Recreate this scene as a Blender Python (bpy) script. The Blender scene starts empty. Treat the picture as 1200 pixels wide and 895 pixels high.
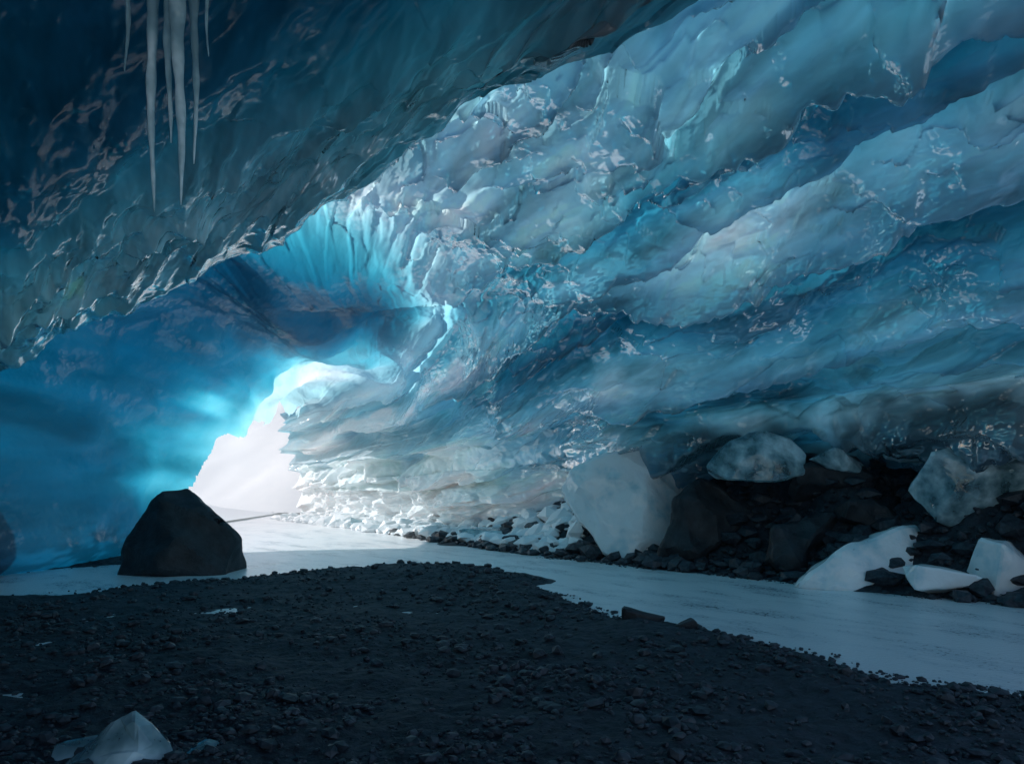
import bpy, bmesh, math, random
import numpy as np
from mathutils import Vector, Matrix
random.seed(4); RNG=np.random.default_rng(7)
scene=bpy.context.scene

# ---------------------------------------------------------------- noise
_perm=np.random.default_rng(11).permutation(256)
_perm=np.concatenate([_perm,_perm,_perm])
_g=np.random.default_rng(12).normal(size=(256,3)); _g/=np.linalg.norm(_g,axis=1)[:,None]
def perlin(x,y,z,seed=0):
    x=np.asarray(x,float)+seed*17.31; y=np.asarray(y,float)+seed*5.77; z=np.asarray(z,float)+seed*9.13
    x,y,z=np.broadcast_arrays(x,y,z)
    xi=np.floor(x).astype(int); yi=np.floor(y).astype(int); zi=np.floor(z).astype(int)
    xf=x-xi; yf=y-yi; zf=z-zi
    u=xf**3*(xf*(xf*6-15)+10); v=yf**3*(yf*(yf*6-15)+10); w=zf**3*(zf*(zf*6-15)+10)
    r=0
    for dx in (0,1):
        for dy in (0,1):
            for dz in (0,1):
                h=_perm[_perm[_perm[(xi+dx)&255]+((yi+dy)&255)]+((zi+dz)&255)]
                g=_g[h]
                d=g[...,0]*(xf-dx)+g[...,1]*(yf-dy)+g[...,2]*(zf-dz)
                r=r+d*(u if dx else 1-u)*(v if dy else 1-v)*(w if dz else 1-w)
    return r*1.5
def fbm(x,y,z,o=4,seed=0,gain=.5):
    r=0;a=1;f=1
    for i in range(o):
        r=r+a*perlin(x*f,y*f,z*f,seed+i); a*=gain; f*=2.03
    return r
def voro(x,y,seed=0):
    xi=np.floor(x).astype(int); yi=np.floor(y).astype(int)
    f1=np.full(x.shape,9.0); f2=np.full(x.shape,9.0); hid=np.zeros(x.shape,int)
    J=np.random.default_rng(seed+50).random((256,2))
    for dx in (-1,0,1):
        for dy in (-1,0,1):
            cx=xi+dx; cy=yi+dy
            h=_perm[_perm[cx&255]+(cy&255)]
            px=cx+J[h,0]; py=cy+J[h,1]
            d=(px-x)**2+(py-y)**2
            m=d<f1
            f2=np.where(m,f1,np.minimum(f2,d)); f1=np.where(m,d,f1); hid=np.where(m,h,hid)
    return np.sqrt(f1),np.sqrt(f2),hid
def facet(x,y,seed=0):
    """conchoidal fracture: every cell is a plane with its own tilt"""
    xi=np.floor(x).astype(int); yi=np.floor(y).astype(int)
    J=np.random.default_rng(seed+90).random((256,2)); K=np.random.default_rng(seed+91).normal(size=(256,3))
    f1=np.full(x.shape,9.0); val=np.zeros(x.shape)
    for dx in (-1,0,1):
        for dy in (-1,0,1):
            cx=xi+dx; cy=yi+dy
            h=_perm[_perm[cx&255]+(cy&255)]
            ex=x-(cx+J[h,0]); ey=y-(cy+J[h,1]); d=ex**2+ey**2
            m=d<f1; f1=np.where(m,d,f1); val=np.where(m,K[h,0]*.35+K[h,1]*ex*.6+K[h,2]*ey*.6,val)
    return val
def sstep(a,b,x):
    t=np.clip((x-a)/(b-a),0,1); return t*t*(3-2*t)
def cr(xk,yk,x):
    xk=np.asarray(xk,float); yk=np.asarray(yk,float)
    m=np.gradient(yk,xk,axis=0)
    i=np.clip(np.searchsorted(xk,x)-1,0,len(xk)-2)
    h=(xk[i+1]-xk[i]); t=(x-xk[i])/h; t=np.clip(t,0,1)
    if yk.ndim>1:
        sh=t.shape+(1,)*(yk.ndim-1); t=t.reshape(sh); h=h.reshape(sh)
    return (2*t**3-3*t**2+1)*yk[i]+(t**3-2*t**2+t)*h*m[i]+(-2*t**3+3*t**2)*yk[i+1]+(t**3-t**2)*h*m[i+1]

# ---------------------------------------------------------------- mesh helpers
def grid_faces(nu,nv,flip=False):
    i=np.arange(nu-1)[:,None]*nv+np.arange(nv-1)[None,:]
    q=[i,i+nv,i+nv+1,i+1]
    if flip: q=q[::-1]
    return np.stack(q,-1).reshape(-1,4)
def mesh_np(name,V,F,mat,attrs={},smooth=True):
    me=bpy.data.meshes.new(name)
    V=np.ascontiguousarray(V,dtype=np.float32).reshape(-1,3); F=np.ascontiguousarray(F,dtype=np.int32)
    k=F.shape[1]
    me.vertices.add(len(V)); me.vertices.foreach_set("co",V.ravel())
    me.loops.add(F.size); me.loops.foreach_set("vertex_index",F.ravel())
    me.polygons.add(len(F)); me.polygons.foreach_set("loop_start",np.arange(0,F.size,k,dtype=np.int32))
    try: me.polygons.foreach_set("loop_total",np.full(len(F),k,dtype=np.int32))
    except Exception: pass
    me.polygons.foreach_set("use_smooth",np.full(len(F),smooth))
    me.update(); me.validate()
    for n,a in attrs.items():
        a=np.asarray(a,dtype=np.float32)
        if a.shape[1]==3: a=np.c_[a,np.ones(len(a))]
        at=me.attributes.new(n,'FLOAT_COLOR','POINT'); at.data.foreach_set("color",a.astype(np.float32).ravel())
    me.materials.append(mat)
    o=bpy.data.objects.new(name,me); scene.collection.objects.link(o)
    return o

# ---------------------------------------------------------------- materials
AX=math.radians(125)          # bearing of the cave axis, the ice layers run along it
def newmat(name):
    m=bpy.data.materials.new(name); m.use_nodes=True; nt=m.node_tree; nt.nodes.clear()
    return m,nt,nt.nodes,nt.links
def N(ns,t,**k):
    n=ns.new(t)
    for a,b in k.items(): setattr(n,a,b)
    return n
def inp(n,**k):
    for a,b in k.items(): n.inputs[a.replace('_',' ')].default_value=b
def ice_mat(name,bump=1.0,rough=.12,ior=1.5,scale=5):
    m,nt,ns,L=newmat(name)
    out=N(ns,'ShaderNodeOutputMaterial')
    tc=N(ns,'ShaderNodeTexCoord')
    mp0=N(ns,'ShaderNodeMapping'); mp0.vector_type='TEXTURE'; mp0.inputs['Rotation'].default_value=(0,0,AX); mp0.inputs['Scale'].default_value=(2.0,1,1)
    L.new(tc.outputs['Object'],mp0.inputs['Vector'])
    n1=N(ns,'ShaderNodeTexNoise'); inp(n1,Scale=scale,Detail=2,Roughness=.45); L.new(mp0.outputs[0],n1.inputs['Vector'])
    b1=N(ns,'ShaderNodeBump'); inp(b1,Strength=.9*bump,Distance=.10); L.new(n1.outputs[0],b1.inputs['Height'])
    al=N(ns,'ShaderNodeAttribute',attribute_name='alb'); tr=N(ns,'ShaderNodeAttribute',attribute_name='tcol')
    d=N(ns,'ShaderNodeBsdfDiffuse'); L.new(al.outputs['Color'],d.inputs['Color']); L.new(b1.outputs[0],d.inputs['Normal'])
    t=N(ns,'ShaderNodeBsdfTranslucent'); L.new(tr.outputs['Color'],t.inputs['Color'])
    mx=N(ns,'ShaderNodeAddShader')     # diffuse + transmitted, their sum is kept below 1 per vertex
    L.new(d.outputs[0],mx.inputs[0]); L.new(t.outputs[0],mx.inputs[1])
    g=N(ns,'ShaderNodeBsdfGlossy'); inp(g,Roughness=rough); g.inputs['Color'].default_value=(1,1,1,1); L.new(b1.outputs[0],g.inputs['Normal'])
    fr=N(ns,'ShaderNodeFresnel'); fr.inputs['IOR'].default_value=ior; L.new(b1.outputs[0],fr.inputs['Normal'])
    wet=N(ns,'ShaderNodeMath',operation='MULTIPLY',use_clamp=True)      # alpha = how wet the melt surface is
    L.new(fr.outputs[0],wet.inputs[0]); L.new(al.outputs['Alpha'],wet.inputs[1])
    m2=N(ns,'ShaderNodeMixShader'); L.new(wet.outputs[0],m2.inputs[0]); L.new(mx.outputs[0],m2.inputs[1]); L.new(g.outputs[0],m2.inputs[2])
    L.new(m2.outputs[0],out.inputs[0])
    return m
def rock_mat(name,c1,c2,scale=6,bump=.6,rough=.75,dist=.05,detail=4):
    m,nt,ns,L=newmat(name)
    out=N(ns,'ShaderNodeOutputMaterial'); tc=N(ns,'ShaderNodeTexCoord')
    n=N(ns,'ShaderNodeTexNoise'); inp(n,Scale=scale,Detail=detail,Roughness=.7); L.new(tc.outputs['Object'],n.inputs['Vector'])
    rp=N(ns,'ShaderNodeValToRGB'); rp.color_ramp.elements[0].position=.35; rp.color_ramp.elements[0].color=(*c1,1)
    rp.color_ramp.elements[1].position=.7; rp.color_ramp.elements[1].color=(*c2,1); L.new(n.outputs[0],rp.inputs[0])
    p=N(ns,'ShaderNodeBsdfPrincipled'); inp(p,Roughness=rough); L.new(rp.outputs[0],p.inputs['Base Color'])
    if bump>0:
        b=N(ns,'ShaderNodeBump'); inp(b,Strength=bump,Distance=dist); L.new(n.outputs[0],b.inputs['Height']); L.new(b.outputs[0],p.inputs['Normal'])
    L.new(p.outputs[0],out.inputs[0]); return m
def chunk_mat(name,dirt_shade=0.0,base=(.62,.78,.83),dark=(.25,.45,.52),clear=.5,lo=.42,hi=.58):
    """glacier ice block: frosted bubbly ice with clear glassy zones and embedded grit"""
    m,nt,ns,L=newmat(name)
    out=N(ns,'ShaderNodeOutputMaterial'); tc=N(ns,'ShaderNodeTexCoord')
    n=N(ns,'ShaderNodeTexNoise'); inp(n,Scale=1.9,Detail=4,Roughness=.58); L.new(tc.outputs['Object'],n.inputs['Vector'])
    rp=N(ns,'ShaderNodeValToRGB'); rp.color_ramp.elements[0].position=lo; rp.color_ramp.elements[0].color=(*dark,1)
    rp.color_ramp.elements[1].position=hi; rp.color_ramp.elements[1].color=(*base,1); L.new(n.outputs[0],rp.inputs[0])
    g=N(ns,'ShaderNodeTexNoise'); inp(g,Scale=22,Detail=2,Roughness=.75); L.new(tc.outputs['Object'],g.inputs['Vector'])
    s=N(ns,'ShaderNodeMath',operation='SUBTRACT'); L.new(g.outputs[0],s.inputs[0]); L.new(n.outputs[0],s.inputs[1])
    dr=N(ns,'ShaderNodeMapRange'); inp(dr,From_Min=.16-dirt_shade,From_Max=.26-dirt_shade); L.new(s.outputs[0],dr.inputs[0])
    mx=N(ns,'ShaderNodeMix',data_type='RGBA'); L.new(dr.outputs[0],mx.inputs[0]); L.new(rp.outputs[0],mx.inputs[6]); mx.inputs[7].default_value=(.12,.18,.21,1)
    tr=N(ns,'ShaderNodeMapRange'); inp(tr,From_Min=lo-.06,From_Max=hi+.06,To_Min=clear,To_Max=0.0); L.new(n.outputs[0],tr.inputs[0])
    b=N(ns,'ShaderNodeBump'); inp(b,Strength=.5,Distance=.10); L.new(n.outputs[0],b.inputs['Height'])
    d=N(ns,'ShaderNodeBsdfPrincipled'); inp(d,Roughness=.08,IOR=1.5); L.new(mx.outputs[2],d.inputs['Base Color']); L.new(b.outputs[0],d.inputs['Normal'])
    L.new(tr.outputs[0],d.inputs['Transmission Weight'])
    L.new(d.outputs[0],out.inputs[0]); return m

M_ICE=ice_mat('glacier_ice',1.0,.08,1.85,4.6)
M_NEAR=ice_mat('glacier_ice_thick',1.0,.12,1.8,3.2)
M_ROCK=rock_mat('basalt',(.008,.013,.018),(.035,.047,.058),4,.7,.6,.06,5)
M_GRAV=rock_mat('gravel_mat',(.006,.012,.019),(.034,.050,.068),9,.9,.75,.04)
M_PEB=rock_mat('pebble_mat',(.009,.016,.025),(.055,.072,.09),14,0,.55,.01,2)
M_SNOW=rock_mat('snow_mat',(.80,.87,.90),(.86,.92,.94),3,0,.6,.05,2)
M_CH=chunk_mat('ice_block_mat',-.14,(.93,.98,.99),(.62,.86,.93),.15,.33,.47)
M_CHD=chunk_mat('ice_block_dirty_mat',-.04,(.62,.82,.87),(.25,.52,.60),.85,.40,.62)
M_ICICLE=chunk_mat('icicle_mat',-.4,(.70,.86,.92),(.45,.68,.76),.6)

m,nt,ns,L=newmat('river_ice_mat'); out=N(ns,'ShaderNodeOutputMaterial'); tc=N(ns,'ShaderNodeTexCoord')
mpr=N(ns,'ShaderNodeMapping'); mpr.vector_type='TEXTURE'; mpr.inputs['Rotation'].default_value=(0,0,AX); mpr.inputs['Scale'].default_value=(2.5,1,1); L.new(tc.outputs['Object'],mpr.inputs['Vector'])
n=N(ns,'ShaderNodeTexNoise'); inp(n,Scale=1.6,Detail=6,Roughness=.68); L.new(mpr.outputs[0],n.inputs['Vector'])
rp=N(ns,'ShaderNodeValToRGB'); rp.color_ramp.elements[0].position=.34; rp.color_ramp.elements[0].color=(.68,.75,.80,1)
rp.color_ramp.elements[1].position=.52; rp.color_ramp.elements[1].color=(.94,.96,.97,1); L.new(n.outputs[0],rp.inputs[0])
g=N(ns,'ShaderNodeTexNoise'); inp(g,Scale=22,Detail=3,Roughness=.7); L.new(tc.outputs['Object'],g.inputs['Vector'])
sb=N(ns,'ShaderNodeMath',operation='SUBTRACT'); L.new(g.outputs[0],sb.inputs[0]); L.new(n.outputs[0],sb.inputs[1])
dr=N(ns,'ShaderNodeMapRange'); inp(dr,From_Min=.13,From_Max=.27); L.new(sb.outputs[0],dr.inputs[0])
mx=N(ns,'ShaderNodeMix',data_type='RGBA'); L.new(dr.outputs[0],mx.inputs[0]); L.new(rp.outputs[0],mx.inputs[6]); mx.inputs[7].default_value=(.10,.12,.14,1)
b=N(ns,'ShaderNodeBump'); inp(b,Strength=.35,Distance=.03); L.new(g.outputs[0],b.inputs['Height'])
p=N(ns,'ShaderNodeBsdfPrincipled'); inp(p,Roughness=.25,IOR=1.6); L.new(mx.outputs[2],p.inputs['Base Color']); L.new(b.outputs[0],p.inputs['Normal']); L.new(p.outputs[0],out.inputs[0])
M_RIVER=m

# ---------------------------------------------------------------- cave shell (axis frame: q along, w to the right)
A=np.array([math.cos(AX),math.sin(AX)]); R=np.array([A[1],-A[0]])
def to_world(q,w,z):
    return np.stack([q*A[0]+w*R[0],q*A[1]+w*R[1],z],-1)
qk=[-12,0,10,14,16.5,19,23,29.5,32]
wlk=[-6.3,-6.3,-5.6,-4,.5,3.2,5.6,9.5,11.0]
Hk=[6.9,6.9,6.8,6.5,6.2,5.9,5.5,4.9,4.6]
fk=np.array([[1.07,-.05],[1.06,.12],[1.03,.24],[.985,.33],[.972,.47],[.935,.62],[.88,.76],[.79,.90],[.67,.985],[.48,1.0],[.32,.95],[.12,.68],[.02,.32],[0,-.05]])
seg=np.r_[0,np.cumsum(np.hypot(np.diff(fk[:,0])*18.6,np.diff(fk[:,1])*6.9))]
LT=seg[-1]
q1=np.linspace(2.4,32.3,820)
l1=np.concatenate([np.linspace(0,14,510,endpoint=False),np.linspace(14,LT,180)])
Q,LL=np.meshgrid(q1,l1,indexing='ij')
wl=cr(qk,wlk,q1)[:,None]; H=cr(qk,Hk,q1)[:,None]
wr=12.5+.35*np.sin(q1*.35)[:,None]+.25*np.sin(q1*.9+1)[:,None]
pf=cr(seg,fk,l1)
f=pf[None,:,0]
und=1-sstep(14,20,q1)[:,None]
f=np.where(f>.985,.985+(f-.985)*(.25+.75*und),f)
W=wl+(wr-wl)*f; Z=H*pf[None,:,1]+0*Q
P0=to_world(Q,W,Z)
def normals(P):
    n=np.cross(np.gradient(P,axis=0),np.gradient(P,axis=1)); n/=np.linalg.norm(n,axis=-1)[...,None]+1e-9
    return n
Nn=normals(P0)
C0=to_world(np.clip(Q,0,29),(W*0+9.5),Z*0+2.0)
sg=np.sign(np.mean(np.sum(Nn*(C0-P0),-1))); Nn*=sg      # toward the interior
O=0*Q
X0,Y0,Z0=P0[...,0],P0[...,1],P0[...,2]
lend=sstep(7.0,10.0,LL)*sstep(10,14.5,Q)          # far/left part of the vault: no layering there
wob=.9*fbm(Q*.13,LL*.25,O,3,1)+.35*fbm(Q*.5,LL*.6,O,3,5)
def fold(c,width=.06):
    fr=c-np.floor(c)
    return (1-fr)*sstep(0,width,fr)
D=np.zeros_like(Q)
D+=.38*fold((LL+.13*Q+wob*.8)/1.35+.2,.08)*(.3+1.0*sstep(-.3,.4,perlin(Q*.2,LL*.5,O,9)))
def layer(L0,amp,length,ww=.18,sl=0.0,warp=.8,seed=0):
    c=LL-(L0+sl*(Q-8)+warp*.65*fbm(Q*.2,O,O,3,seed)+.16*fbm(Q*.9,LL*.5,O,4,seed+4,.6))
    return amp*sstep(-ww*.5,ww*.5,c)*np.exp(-np.clip(c,0,None)/length), c
d1,c1=layer(5.0,1.1,1.6,.2,-.07,.9,20)
d2,c2=layer(7.3,1.35,2.0,.25,-.09,1.0,30)
d3,c3=layer(3.2,.7,1.1,.2,-.03,.9,40)
d4,c4=layer(9.6,1.0,1.5,.3,-.10,1.0,50)
m1=(.5+.7*sstep(-.3,.3,perlin(Q*.25,O,O,61)))
D+=d1*m1+d2+d3+d4
D=D*(1-lend)+lend*(.9+.75*fbm(X0*.22+Z0*.1,Y0*.22,Z0*.35,3,65))
D+=.5*fbm(Q*.16,LL*.33,O,3,70)*(1-lend)
wx=.35*fbm(Q*.7,LL*.9,O,2,80); wy=.35*fbm(Q*.7,LL*.9,O,2,83)
LQ=LL+.10*Q
F1,_,_=voro(Q*.55+wx,LQ*1.5+wy,1)
sm=.15+.85*sstep(-.35,.35,perlin(Q*.18,LL*.35,O,90))
farm=1-.75*sstep(13,21,Q)
fe=farm*(1-.9*lend)
D+=.18*F1**2*sm*fe
D+=.17*facet(Q*.6+wx,LQ*1.7+wy,1)*fe
F1b,_,_=voro(Q*1.3+wx*2,LQ*3.6+wy*2,2)
D+=.12*F1b**2*sm*fe
D+=.075*facet(Q*1.7+wx,LQ*4+wy,2)*fe
F1c,_,_=voro(Q*3.4+wx*3,LQ*8+wy*3,3)
D+=.038*F1c**2*sm*fe
D+=.035*fbm(Q*1.6,LQ*4,O,4,95)*fe
D+=.06*fbm(X0*.9,Y0*.9,Z0*1.6,4,96)*lend
foot=sstep(16.0,22.0,Q+.8*fbm(Q*.7,LL*.7,O,2,99))*sstep(4.8,2.8,LL+.9*fbm(Q*.7,LL*.5,O,3,97))
D*=sstep(-.4,1.0,LL)*(.35+.65*sstep(-.1,1.0,LT-LL))
D*=1-.45*sstep(17,30,Q)
D+=(1.1*foot+.4*foot*fbm(Q*1.2,LL*1.2,O,4,98))*sstep(32.5,28,Q)
P=P0+Nn*D[...,None]
Zf=P[...,2]
tn=.62*fbm(Q*.15,LQ*.3,O,3,110)+.44*fbm(Q*.5,LQ*1.5,O,4,115)
te=.45*fbm(X0*.25,Y0*.25,Z0*.5,4,116)
thick=.50+tn*(1-lend)+te*lend
for c,k,wd_ in ((c1,2.2*m1,.5),(c2,3.2,.85),(c3,1.4,.4),(c4,2.4,.6)): thick=thick+k*np.exp(-((c+.9*wd_)/wd_)**2)*(1-lend)*(1-.5*sstep(15,22,Q))
thick+=.9*sstep(14,2,Q)*sstep(7.5,11,LL)
thick-=.72*sstep(10,18,Q)*(1-lend)
endm=sstep(9.5,12.0,LL)*sstep(12,15,Q)
qn=Q+1.2*fbm(X0*.3,Y0*.3,Z0*.5,3,117)
thick+=endm*(.08+5.0*sstep(22.0,16.5,qn))+.25*lend*(1-endm)
lens=.9*np.exp(-((Q-18.0-.15*(LL-15))/.8)**4-((LL-LT+5.0)/.40)**4)+.8*np.exp(-((Q-18.4)/1.0)**2-((LL-LT+2.2)/.5)**2)
thick=thick*(1-.55*np.clip(lens*endm,0,1))
thick=np.clip(thick,.06,7)
absb=np.array([1.55,.58,.44])
strk=np.clip(.92+.5*farm*(1-lend)*fbm(Q*.4+wx,LQ*1.9,O,5,140,.62)+.22*lend*fbm(X0*.5,Y0*.5,Z0*1.5,4,141),.35,1.2)[...,None]
cav=np.clip(.5+.55*(D-1.0),0,1)[...,None]  # recess shade painted into the albedo: deep folds dark blue, crests pale
dirt_shade=sstep(1.2,.1,Zf+.5*fbm(Q*.8,LL*1.2,O,3,120))*sstep(-.1,.45,fbm(Q*3,LL*5,O,4,125)+.3*sstep(1.0,.2,Zf))
dirt_shade*=.6*(1-.97*foot)
dirt_shade=np.maximum(dirt_shade,.94*sstep(2.9,2.1,Zf+.6*fbm(Q*.8,LL*1.2,O,3,121))*sstep(14,10,Q))[...,None]  # besides the base sediment: shade of the undercut painted in as dark colour
white=(foot+.65*sstep(10,17,Q)*sstep(6.2,2.5,LL))[...,None].clip(0,1)
tcol=.88*np.exp(-thick[...,None]*absb)*strk*(1-.72*white)*(1-.93*dirt_shade)
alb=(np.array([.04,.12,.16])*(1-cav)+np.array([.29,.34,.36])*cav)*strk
alb=alb*(1-.6*(endm*sstep(20.5,15.5,qn))[...,None])
alb=alb*(1-white)+np.array([.76,.88,.92])*white
alb=alb*(1-dirt_shade)+np.array([.035,.045,.055])*dirt_shade
tcol=np.clip(np.minimum(tcol,.96-alb),0,.95)
wet=(.35+1.8*sstep(-.2,.4,fbm(Q*.35,LL*.7,O,3,150)+.1))*(1-.85*lend)*(1-.8*foot)*(1-.7*sstep(15,21,Q))
alb4=np.concatenate([alb,wet[...,None]],-1)
Fc=grid_faces(len(q1),len(l1),sg<0)
arch=(2.6+1.6*sstep(20,30,Q))*sstep(18.6,20.4,Q)+.5*fbm(X0*.7,Y0*.7,Z0*.7,4,130)
cut=(LL>LT*.5)&(Zf<arch)&(Q>19.2)
keep=~cut.ravel()[Fc].any(1)
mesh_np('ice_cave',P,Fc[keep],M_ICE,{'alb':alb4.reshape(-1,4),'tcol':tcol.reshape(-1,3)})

# ---------------------------------------------------------------- near ceiling ledge with the polished lip (loft of rails)
rails=[
 [(-12.5,14.6,-.3),(-11,13.2,3.3),(-7.0,12.2,4.9),(-3.8,11.2,5.8),(-1.8,10.2,6.4),(0.0,9.0,6.7),(1.7,7.5,6.7),(3.2,5.8,6.6),(6,2,6.6)],
 [(-12.6,12.9,-.3),(-10,12.2,2.45),(-6.3,11.0,3.65),(-3.6,10.0,4.45),(-1.75,9.0,4.98),(-.2,8.0,5.4),(1.2,6.5,5.45),(2.2,5.2,5.4),(5,1,5.4)],
 [(-12,11.0,-.3),(-9.2,10.4,2.8),(-6.0,9.7,3.9),(-3.7,9.1,4.65),(-2.1,8.3,5.1),(-.6,7.6,5.48),(.7,6.4,5.5),(1.7,5.0,5.45),(4,.5,5.4)],
 [(-11.5,9.4,-.3),(-8,8.9,3.1),(-5.2,8.5,4.15),(-3.6,8.0,4.72),(-2.3,7.5,5.15),(-.8,7.0,5.5),(.3,6.2,5.6),(1.3,4.8,5.5),(2.5,1,5.4)],
 [(-10,7.6,-.3),(-6.6,7.2,3.1),(-4.5,6.9,4.05),(-3.3,6.4,4.6),(-2.2,6.0,5.0),(-1.0,5.5,5.3),(.1,4.8,5.4),(.9,4.0,5.4),(1.4,2,5.4)],
 [(-8.5,5.2,-.3),(-5.8,4.9,3.2),(-4.2,4.7,4.1),(-3.1,4.6,4.65),(-2.1,4.4,4.85),(-1.0,4.0,5.0),(-.2,3.5,5.1),(.3,3,5.1),(.7,2,5.2)],
 [(-7.8,0,-.3),(-5.8,0,3.0),(-4.4,0,4.2),(-3,0,4.8),(-2,0,5.0),(-1.4,.2,5.1),(-.9,.4,5.2),(-.5,.5,5.3),(-.1,.6,5.4)],
 [(-7.8,-3,-.3),(-5.8,-3,3.2),(-4.4,-3,4.4),(-3,-3,5.0),(-2.4,-3,5.2),(-2,-3,5.3),(-1.6,-3,5.4),(-1.3,-2.9,5.5),(-1,-2.8,5.6)]]
RA=np.array(rails,float)
u=np.linspace(0,8,740); v=np.r_[np.linspace(0,1,60,endpoint=False),np.linspace(1,3,210,endpoint=False),np.linspace(3,5,110,endpoint=False),np.linspace(5,7,40)]
T=cr(np.arange(9),RA.transpose(1,0,2),u)
S=cr(np.arange(8),T.transpose(1,0,2),v).transpose(1,0,2)
U,V=np.meshgrid(u,v,indexing='ij')
n2=normals(S); tgt=np.array([-1.5,5,1.5]); sgn=np.sign(np.mean(np.sum(n2*(tgt-S),-1))); n2*=sgn
X,Y,ZZ=S[...,0],S[...,1],S[...,2]
qq=X*A[0]+Y*A[1]; ww=X*R[0]+Y*R[1]; O2=0*qq
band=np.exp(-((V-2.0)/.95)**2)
dd=.20*fbm(qq*.3,ww*.5,ZZ*.5,4,200)
wv=.5*fbm(qq*.6,ww*.6,ZZ*.6,2,210)
G1,_,_=voro(qq*.7+wv,(ww*1.7-ZZ*1.0)*1.6+wv,4)
G2,_,_=voro(qq*1.6+wv*2,(ww*1.7-ZZ)*3.6+wv*2,5)
G3,_,_=voro(qq*3.6+wv*2,(ww*1.7-ZZ)*8.0+wv*2,6)
dd+=band*(.30*G1**2+.20*G2**2+.05*G3**2+.05*fbm(qq*1.5,ww*5,ZZ*5,4,220)+.08*facet(qq*1.2+wv,(ww*1.7-ZZ)*3+wv,7))
dd+=(1-band)*(.05*G1**2+.03*fbm(qq,ww*3,ZZ*3,4,230))
dd+=.15*sstep(.25,-.05,V-3-.3*perlin(qq*.45,O2,O2,245))*sstep(1.2,1.8,V)
S2=S+n2*dd[...,None]
th=2.1+.8*fbm(qq*.3,ww*.6,ZZ*.6,4,250)-.9*band
th=np.clip(th,.6,5)+2.4*sstep(2.8,4.0,V)
sk2=np.clip(.9+.4*fbm(qq*.6,ww*3,ZZ*3,4,255,.6),.45,1.25)[...,None]
tc2=.34*np.exp(-th[...,None]*absb)*sk2
al2=np.array([.03,.06,.08])*(1-band[...,None])+np.array([.54,.62,.66])*band[...,None]*(.30+.70*sstep(5.2,2.8,U))[...,None]  # lip highlights painted into the albedo, band palest at its left end
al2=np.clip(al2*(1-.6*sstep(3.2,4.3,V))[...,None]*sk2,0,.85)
w2=.15+2.6*band*sstep(6.5,3.5,U)
al24=np.concatenate([al2,w2[...,None]],-1)
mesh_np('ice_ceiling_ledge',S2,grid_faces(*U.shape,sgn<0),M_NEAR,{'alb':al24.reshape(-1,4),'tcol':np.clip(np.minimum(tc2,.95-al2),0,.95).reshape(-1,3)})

# ---------------------------------------------------------------- ground
near=[(-16,10.2),(-9,10.4),(-6.9,10.9),(-4.5,12.4),(-3.4,13.4),(-2.2,14.3),(-.8,13.9),(.2,12.2),(.95,10.6),(2.0,8.4),(2.7,7.15),(3.1,6.4),(3.8,5.9),(6,4.6),(12,2.5)]
far=[(14,5.5),(7.6,8.6),(6.3,9.9),(5.3,10.8),(4,12.4),(2.3,14.2),(0,16.8),(-1.8,19.5),(-3.9,23.5),(-6.5,27.5),(-9.5,33),(-14,38),(-30,46),(-34,34),(-14,27),(-9.2,22.5),(-7.3,18.5),(-6.2,15.2),(-7.6,13.9),(-9,13.4),(-16,13.4)]
poly=np.array(near+far,float)
def river_sd(x,y):
    x=np.asarray(x,float); y=np.asarray(y,float)
    best=np.full(x.shape,1e9); ins=np.zeros(x.shape,bool)
    for i in range(len(poly)):
        a=poly[i]; b=poly[(i+1)%len(poly)]
        ex,ey=b-a
        t=np.clip(((x-a[0])*ex+(y-a[1])*ey)/(ex*ex+ey*ey),0,1)
        best=np.minimum(best,(x-a[0]-t*ex)**2+(y-a[1]-t*ey)**2)
        c=((a[1]>y)!=(b[1]>y))
        xx=(b[0]-a[0])*(y-a[1])/(b[1]-a[1]+1e-12)+a[0]
        ins^=c&(x<xx)
    return np.sqrt(best)*np.where(ins,-1,1)
def ground_h(x,y):
    sd=river_sd(x,y)+.45*fbm(x*.5,y*.5,0*x,4,300)+.12*fbm(x*3,y*3,0*x,2,306)
    h=-.13+.19*sstep(-.55,.75,sd)
    h=h+.07*sstep(.2,3,sd)*fbm(x*.4,y*.6,0*x,3,310)
    on=sstep(-.1,.6,sd)
    h=h+on*(.035*fbm(x*2.2,y*2.2,0*x,4,320)+.014*fbm(x*11,y*11,0*x,3,330))
    h=h+.16*np.exp(-((x+1.2)/2.4)**2-((y-12.6)/1.3)**2)+.1*np.exp(-((x-1.6)/.8)**2-((y-8.0)/.7)**2)
    q=x*A[0]+y*A[1]; w=x*R[0]+y*R[1]
    g=sstep(19,12,q+1.2*perlin(x*.4,y*.4,0*x,340))
    rise=sstep(10.5,13.0,w+.7*fbm(x*.5,y*.5,0*x,3,341))
    h=h+g*rise*(1.8+.35*fbm(x*.9,y*.9,0*x,4,345))+.5*(1-g)*sstep(11,13.5,w)*sstep(33,28,q)
    h=h+g*rise*.14*fbm(x*4,y*4,0*x,4,350)
    return h
gx=np.r_[-400,-200,-100,-60,-40,-28,-20,np.linspace(-14,-7,100,endpoint=False),np.linspace(-7,9,440,endpoint=False),np.linspace(9,14,50),20,30,60,120,300]
gy=np.r_[-200,-60,-25,-12,-6,-2,1,np.linspace(2.5,9,290,endpoint=False),np.linspace(9,18,240,endpoint=False),np.linspace(18,40,160),50,70,110,200,400]
GX,GY=np.meshgrid(gx,gy,indexing='ij')
GH=ground_h(GX,GY)
mesh_np('gravel_ground',np.stack([GX,GY,GH],-1),grid_faces(*GX.shape),M_GRAV)
rx=np.linspace(-36,16,300); ry=np.linspace(1,50,280); RX,RY=np.meshgrid(rx,ry,indexing='ij')
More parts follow.
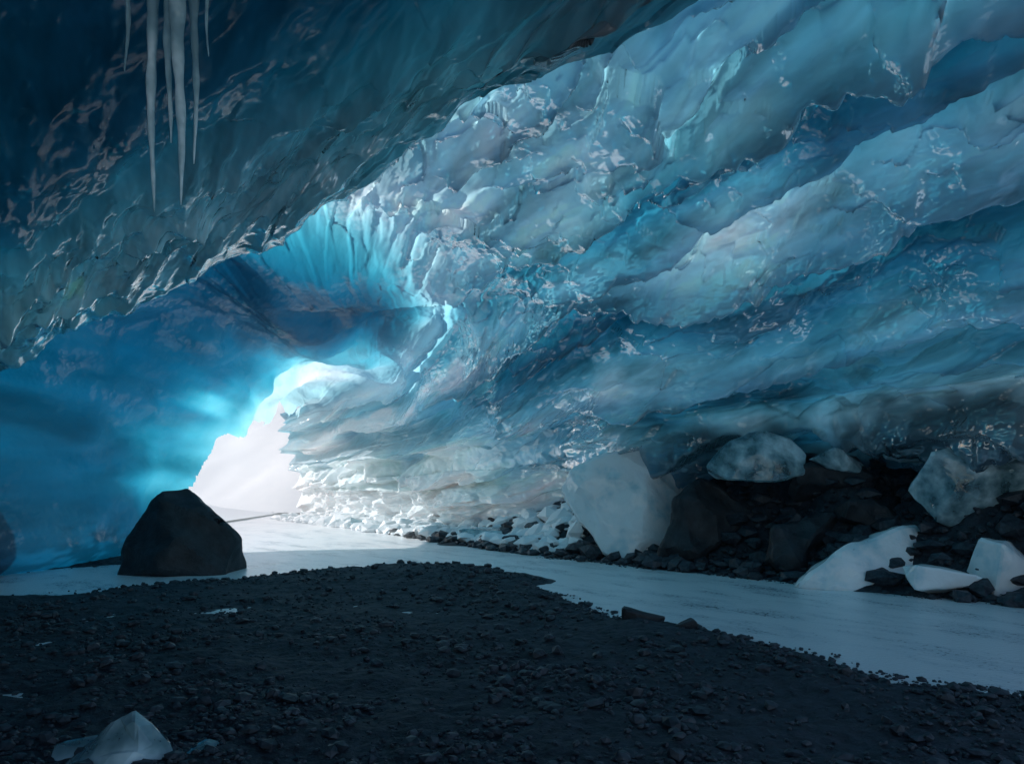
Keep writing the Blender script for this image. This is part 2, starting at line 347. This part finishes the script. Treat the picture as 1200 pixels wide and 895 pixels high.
mesh_np('frozen_river',np.stack([RX,RY,.012*fbm(RX*.5,RY*.5,0*RX,3,360)],-1),grid_faces(*RX.shape),M_RIVER)
sx=np.r_[np.linspace(-160,-10.3,120)]; sy=np.linspace(14,200,140); SX,SY=np.meshgrid(sx,sy,indexing='ij')
SH=.06+.25*sstep(-10.5,-16,SX)+.5*fbm(SX*.08,SY*.08,0*SX,3,370)*sstep(-11,-22,SX)
mesh_np('snow_bounce_sheet',np.stack([SX,SY,SH],-1),grid_faces(*SX.shape),M_SNOW)
# gentle snow slope beyond the mouth, rising away from the cave
bx=np.linspace(-70,40,150); by=np.linspace(33,120,120); BX,BY=np.meshgrid(bx,by,indexing='ij')
al_=BX*.6+BY*.8
BH=-.25+15*np.clip((al_-21.5+1.2*fbm(BX*.1,BY*.1,0*BX,4,375))/26,0,1.6)**1.15
mesh_np('snow_hill',np.stack([BX,BY,BH],-1),grid_faces(*BX.shape),M_SNOW)
ex=np.linspace(-60,90,100); ey=np.linspace(-90,-2.5,80); EX,EY=np.meshgrid(ex,ey,indexing='ij')  # unseen snow sheet behind the camera, added to bounce sunlight onto the ceilings
EH=.12+.3*sstep(-3,-8,EY)+.4*fbm(EX*.1,EY*.1,0*EX,3,378)*sstep(-4,-12,EY)
mesh_np('snow_bounce_sheet',np.stack([EX,EY,EH],-1),grid_faces(*EX.shape),M_SNOW)

# ---------------------------------------------------------------- loose stones
ph=(1+5**.5)/2
icv=np.array([(-1,ph,0),(1,ph,0),(-1,-ph,0),(1,-ph,0),(0,-1,ph),(0,1,ph),(0,-1,-ph),(0,1,-ph),(ph,0,-1),(ph,0,1),(-ph,0,-1),(-ph,0,1)]); icv/=np.linalg.norm(icv[0])
icf=np.array([(0,11,5),(0,5,1),(0,1,7),(0,7,10),(0,10,11),(1,5,9),(5,11,4),(11,10,2),(10,7,6),(7,1,8),(3,9,4),(3,4,2),(3,2,6),(3,6,8),(3,8,9),(4,9,5),(2,4,11),(6,2,10),(8,6,7),(9,8,1)])
def stones(name,x,y,s,mat,seed=0,sink=.3):
    r=np.random.default_rng(seed); n=len(x)
    base=icv[None]*(1+.5*(r.random((n,12,1))-.5))*np.stack([.8+.6*r.random(n),.7+.5*r.random(n),.45+.35*r.random(n)],-1)[:,None]
    a=r.random(n)*6.283; c,sn=np.cos(a)[:,None],np.sin(a)[:,None]
    bx=base[...,0]*c-base[...,1]*sn; by=base[...,0]*sn+base[...,1]*c
    z=np.maximum(ground_h(x,y),0)+s*.55*(1-sink)
    V=np.stack([bx*s[:,None]+x[:,None],by*s[:,None]+y[:,None],base[...,2]*s[:,None]+z[:,None]],-1)
    F=(icf[None]+12*np.arange(n)[:,None,None]).reshape(-1,3)
    return mesh_np(name,V.reshape(-1,3),F,mat,smooth=False)
n=60000
d=3.2+13*RNG.random(n)**1.3; tt=-.85+1.75*RNG.random(n); x=tt*d; y=d
sd=river_sd(x,y)+.45*fbm(x*.5,y*.5,0*x,4,300)
dens=.45+.9*fbm(x*.7,y*.7,0*x,3,400)
k=(sd>.0)&(RNG.random(n)<np.clip(dens,.08,1)*np.where(sd<.9,1,.75))&(y<19)
x,y=x[k],y[k]; s=.008+.016*RNG.random(len(x))**2+.05*RNG.random(len(x))**12
stones('gravel_stones',x,y,s,M_PEB,1)
n=7200; q=RNG.uniform(-1,22,n); w=RNG.uniform(9.8,13.4,n); Pw=to_world(q,w,0*q); x,y=Pw[:,0],Pw[:,1]
s=.02+.04*RNG.random(n)+.20*RNG.random(n)**7
k=river_sd(x,y)>-.05+.5*RNG.random(n)**2
stones('rubble_stones',x[k],y[k],s[k],M_PEB,2)
n=2400; q=RNG.uniform(13,31,n); w=10.2+2.1*RNG.random(n)**1.2; Pw=to_world(q,w,0*q); x,y=Pw[:,0],Pw[:,1]
stones('crushed_ice',x,y,.04+.09*RNG.random(n)+.24*RNG.random(n)**6,M_SNOW,3)

# ---------------------------------------------------------------- boulders and ice blocks
def block(name,pts,mat,seed=0,bev=.05,rough=.05,fr=1.3,smooth=True):
    bm=bmesh.new()
    for p in pts: bm.verts.new(p)
    bmesh.ops.convex_hull(bm,input=bm.verts)
    bmesh.ops.delete(bm,geom=[v for v in bm.verts if not v.link_faces],context='VERTS')
    bmesh.ops.bevel(bm,geom=list(bm.edges),offset=bev,segments=1,affect='EDGES',profile=.6,clamp_overlap=True)
    bmesh.ops.triangulate(bm,faces=bm.faces)
    for it in range(6):
        es=[e for e in bm.edges if e.calc_length()>(.12 if it<4 else .09)]
        if not es or len(bm.faces)>30000: break
        bmesh.ops.subdivide_edges(bm,edges=es,cuts=1); bmesh.ops.triangulate(bm,faces=[f for f in bm.faces if len(f.verts)>3])
    bm.normal_update()
    co=np.array([v.co[:] for v in bm.verts]); no=np.array([v.normal[:] for v in bm.verts])
    dsp=rough*.6*fbm(co[:,0]*fr,co[:,1]*fr,co[:,2]*fr,5,seed+500)+rough*1.6*(voro(co[:,0]*fr*1.3+co[:,2],co[:,1]*fr*1.3+co[:,2]*fr,seed)[0]**2)
    co=co+no*dsp[:,None]
    for v,c in zip(bm.verts,co): v.co=c
    me=bpy.data.meshes.new(name); bm.to_mesh(me); bm.free()
    for p in me.polygons: p.use_smooth=smooth
    try: me.set_sharp_from_angle(angle=math.radians(18))
    except Exception: pass
    me.materials.append(mat); o=bpy.data.objects.new(name,me); scene.collection.objects.link(o); return o
def rnd_block(name,c,size,mat,seed,n=12,bev=.02,**k):
    r=np.random.default_rng(seed); p=r.uniform(-1,1,size=(n,3)); p/=np.max(np.abs(p),axis=1)[:,None]
    p=p*(np.array(size)/2)*(.7+.35*r.random((n,1)))
    p[:,2]=np.maximum(p[:,2],-size[2]*.45)
    o=block(name,[tuple(a) for a in p],mat,seed,bev=bev,**k); o.location=c; return o
bp=[(-1.0,-.5,-.15),(-1.0,.5,-.15),(.95,-.55,-.15),(1.0,.5,-.15),(-.95,-.3,.45),(-.7,0,.95),(-.35,-.2,1.38),(.05,.1,1.42),(.35,-.1,1.2),(.75,-.1,.85),(1.0,-.2,.5),(.9,.4,.6),(-.6,.6,.8),(0,-.8,.2),(.1,.8,.7),(.2,-.65,.6)]
o=block('dark_boulder',[(a*.9,b_,c_) for a,b_,c_ in bp],M_ROCK,3,bev=.04,rough=.09)
o.location=(-5.65,13.7,0)
o=block('ice_block',[(-1.35,-.2,1.35),(-1.1,-.5,1.75),(-.2,-.4,2.1),(.5,-.2,2.15),(1.2,.2,2.0),(1.6,.4,1.5),(-.15,-.9,-.1),(-.55,-.6,.15),(.2,-.9,.4),(1.3,-.6,.1),(1.7,.6,.3),(-1.2,.4,1.1),(0,1,.3),(0,1,2.0),(1.3,1.2,1.6),(.25,-.75,1.5)],M_CH,5,bev=.04,rough=.07)
o.location=(2.3,16.0,.05)
o=block('ice_block',[(-.85,-.2,-.15),(-.55,-.4,-.38),(.2,-.5,-.42),(.75,-.4,-.3),(.9,-.1,.05),(.6,-.2,.32),(.1,-.25,.45),(-.45,-.2,.3),(-.3,.5,.2),(.5,.5,.3),(.7,.5,-.3),(-.6,.5,-.3),(-.1,-.5,.1)],M_CHD,22,bev=.03,rough=.05)
o.location=(4.15,13.7,1.95)
o=block('ice_block',[(-1.1,-.1,-.05),(-1.0,-.25,.08),(-.55,-.3,.5),(-.2,-.1,.62),(.5,-.1,.85),(.85,.1,.85),(1.0,.1,.6),(1.0,-.3,.05),(.4,-.55,-.05),(-.4,-.5,-.05),(-.7,.3,.2),(.8,.6,.3),(.6,.4,.85)],M_CH,8,bev=.04,rough=.05)
o.location=(5.2,11.75,.03)
rnd_block('ice_block',(5.75,10.75,.22),(.95,.7,.5),M_CH,31,rough=.04)
rnd_block('ice_block',(6.7,10.55,.36),(1.0,.8,.85),M_CH,33,rough=.05)
rnd_block('ice_block',(7.1,11.7,1.35),(2.2,1.2,1.6),M_CHD,35,n=16,rough=.08)
rnd_block('ice_block',(7.8,11.5,2.2),(1.2,.9,.9),M_CHD,39,n=16,rough=.06)
rnd_block('ice_block',(6.5,12.4,2.15),(1.5,.9,.7),M_CHD,37,n=16,rough=.06)
rnd_block('ice_block',(5.4,13.2,1.9),(.9,.7,.5),M_CHD,38,n=16,rough=.05)
for i,(c,sz) in enumerate([((4.7,13.1,.6),(1.5,1.1,1.0)),((5.9,12.9,.9),(1.3,1.0,.8)),((7.7,11.0,.4),(.8,.7,.5)),((6.3,12.3,.5),(1.0,.8,.6)),((5.3,13.5,1.5),(1.1,.9,.7)),((3.6,14.6,.8),(1.9,1.0,1.7))]):
    rnd_block('pile_rock',c,sz,M_ROCK,60+i,rough=.12,n=15)
r=np.random.default_rng(77)
for i in range(24):
    q=13.5+i*.6+r.random(); w=10.5+1.1*r.random(); c=to_world(q,w,.10); s=.3+.6*r.random()
    rnd_block('ice_rubble',tuple(c),(s*1.3,s,s*.8),M_CHD if r.random()<.2 else M_CH,80+i,rough=.04,n=11)
rnd_block('small_rock',(1.38,8.35,.13),(.42,.3,.24),M_ROCK,55,rough=.03)
rnd_block('small_rock',(1.75,8.1,.1),(.28,.2,.16),M_ROCK,56,rough=.03)
o=block('ice_shard',[(-.34,-.1,-.05),(-.3,0,.05),(-.14,0,.13),(-.06,0,.27),(.0,.02,.30),(.10,0,.19),(.2,0,.13),(.28,-.05,.0),(0,-.25,0),(0,.25,0),(.1,-.15,.13),(-.15,-.15,.09)],M_CHD,12,bev=.008,rough=.035,fr=6)
o.location=(-2.1,4.4,.02)
rnd_block('ice_shard',(-1.7,4.4,.05),(.45,.3,.1),M_CHD,58,rough=.02,bev=.01)
rnd_block('ice_shard',(-2.45,4.5,.05),(.35,.25,.14),M_CHD,59,rough=.02,bev=.01)

# ---------------------------------------------------------------- icicles
def icicle(bm,x,y,zt,zb,r0,seed):
    rr=random.Random(seed); n=34; m=10; rings=[]
    ph1=rr.random()*6; lx,ly=rr.uniform(-.03,.03),rr.uniform(-.03,.03)
    for i in range(n):
        t=i/(n-1); z=zt+(zb-zt)*t
        rad=r0*((1-t)**.75)*(1+.13*math.sin(t*38+ph1)+.1*math.sin(t*17+ph1*2))+.003
        if t<.1: rad*=1+2.0*(1-t/.1)**2
        cx=x+lx*t+.008*math.sin(t*9+ph1); cy=y+ly*t
        rings.append([bm.verts.new((cx+rad*math.cos(a)*(1+.15*math.sin(2*a+ph1)),cy+rad*math.sin(a),z)) for a in [2*math.pi*j/m for j in range(m)]])
    for a,b in zip(rings,rings[1:]):
        for j in range(m): bm.faces.new((a[j],b[j],b[(j+1)%m],a[(j+1)%m]))
    bm.faces.new(rings[-1])
bm=bmesh.new()
for i,(x,y,zb,r0) in enumerate([(-2.2,4.85,3.22,.045),(-2.02,4.8,3.25,.05),(-2.12,4.9,3.65,.035),(-1.97,4.95,3.55,.03),(-2.35,4.9,4.1,.022),(-1.85,4.8,4.15,.02)]):
    icicle(bm,x,y,5.05,zb,r0,i)
me=bpy.data.meshes.new('icicles'); bm.to_mesh(me); bm.free()
for p in me.polygons: p.use_smooth=True
me.materials.append(M_ICICLE); o=bpy.data.objects.new('icicle_cluster',me); scene.collection.objects.link(o)

# ---------------------------------------------------------------- cold mist drifting in at the mouth
m,nt,ns,L=newmat('mist_mat'); out=N(ns,'ShaderNodeOutputMaterial')
vs=N(ns,'ShaderNodeVolumeScatter'); inp(vs,Density=.045,Anisotropy=.2); vs.inputs['Color'].default_value=(.78,.95,1,1)
L.new(vs.outputs[0],out.inputs['Volume'])
bm=bmesh.new(); bmesh.ops.create_icosphere(bm,subdivisions=3,radius=1.0)
for v_ in bm.verts:
    v_.co=Vector((v_.co.x*7.5,v_.co.y*9,max(v_.co.z,0)*5.2))
me=bpy.data.meshes.new('mist'); bm.to_mesh(me); bm.free(); me.materials.append(m)
o=bpy.data.objects.new('mist',me); scene.collection.objects.link(o); o.location=(-7.5,25,.03)

# ---------------------------------------------------------------- light
el=math.radians(29); sx_,sy_=-.98,.2
ts=Vector((sx_*math.cos(el),sy_*math.cos(el),math.sin(el)))
sun=bpy.data.lights.new('sun','SUN'); sun.energy=5; sun.angle=math.radians(.5); sun.color=(1,.995,.98)
so=bpy.data.objects.new('sun',sun); scene.collection.objects.link(so); so.rotation_euler=ts.to_track_quat('Z','Y').to_euler()
wd=bpy.data.worlds.new('World'); scene.world=wd; wd.use_nodes=True; wn=wd.node_tree
bg=wn.nodes['Background']; sk=wn.nodes.new('ShaderNodeTexSky'); sk.sky_type='NISHITA'; sk.sun_disc=False
sk.sun_elevation=el; sk.sun_rotation=math.atan2(sx_,sy_); sk.dust_density=.7; sk.ozone_density=1.2
wn.links.new(sk.outputs[0],bg.inputs[0]); bg.inputs[1].default_value=.15

cam=bpy.data.cameras.new('camera'); cam.lens=28; cam.sensor_width=36; cam.shift_y=.094; cam.clip_end=1500
co=bpy.data.objects.new('camera',cam); scene.collection.objects.link(co); co.location=(0,0,1.6); co.rotation_euler=(math.radians(90),0,0)
scene.camera=co
scene.view_settings.view_transform='Standard'; scene.view_settings.look='None'; scene.view_settings.exposure=0
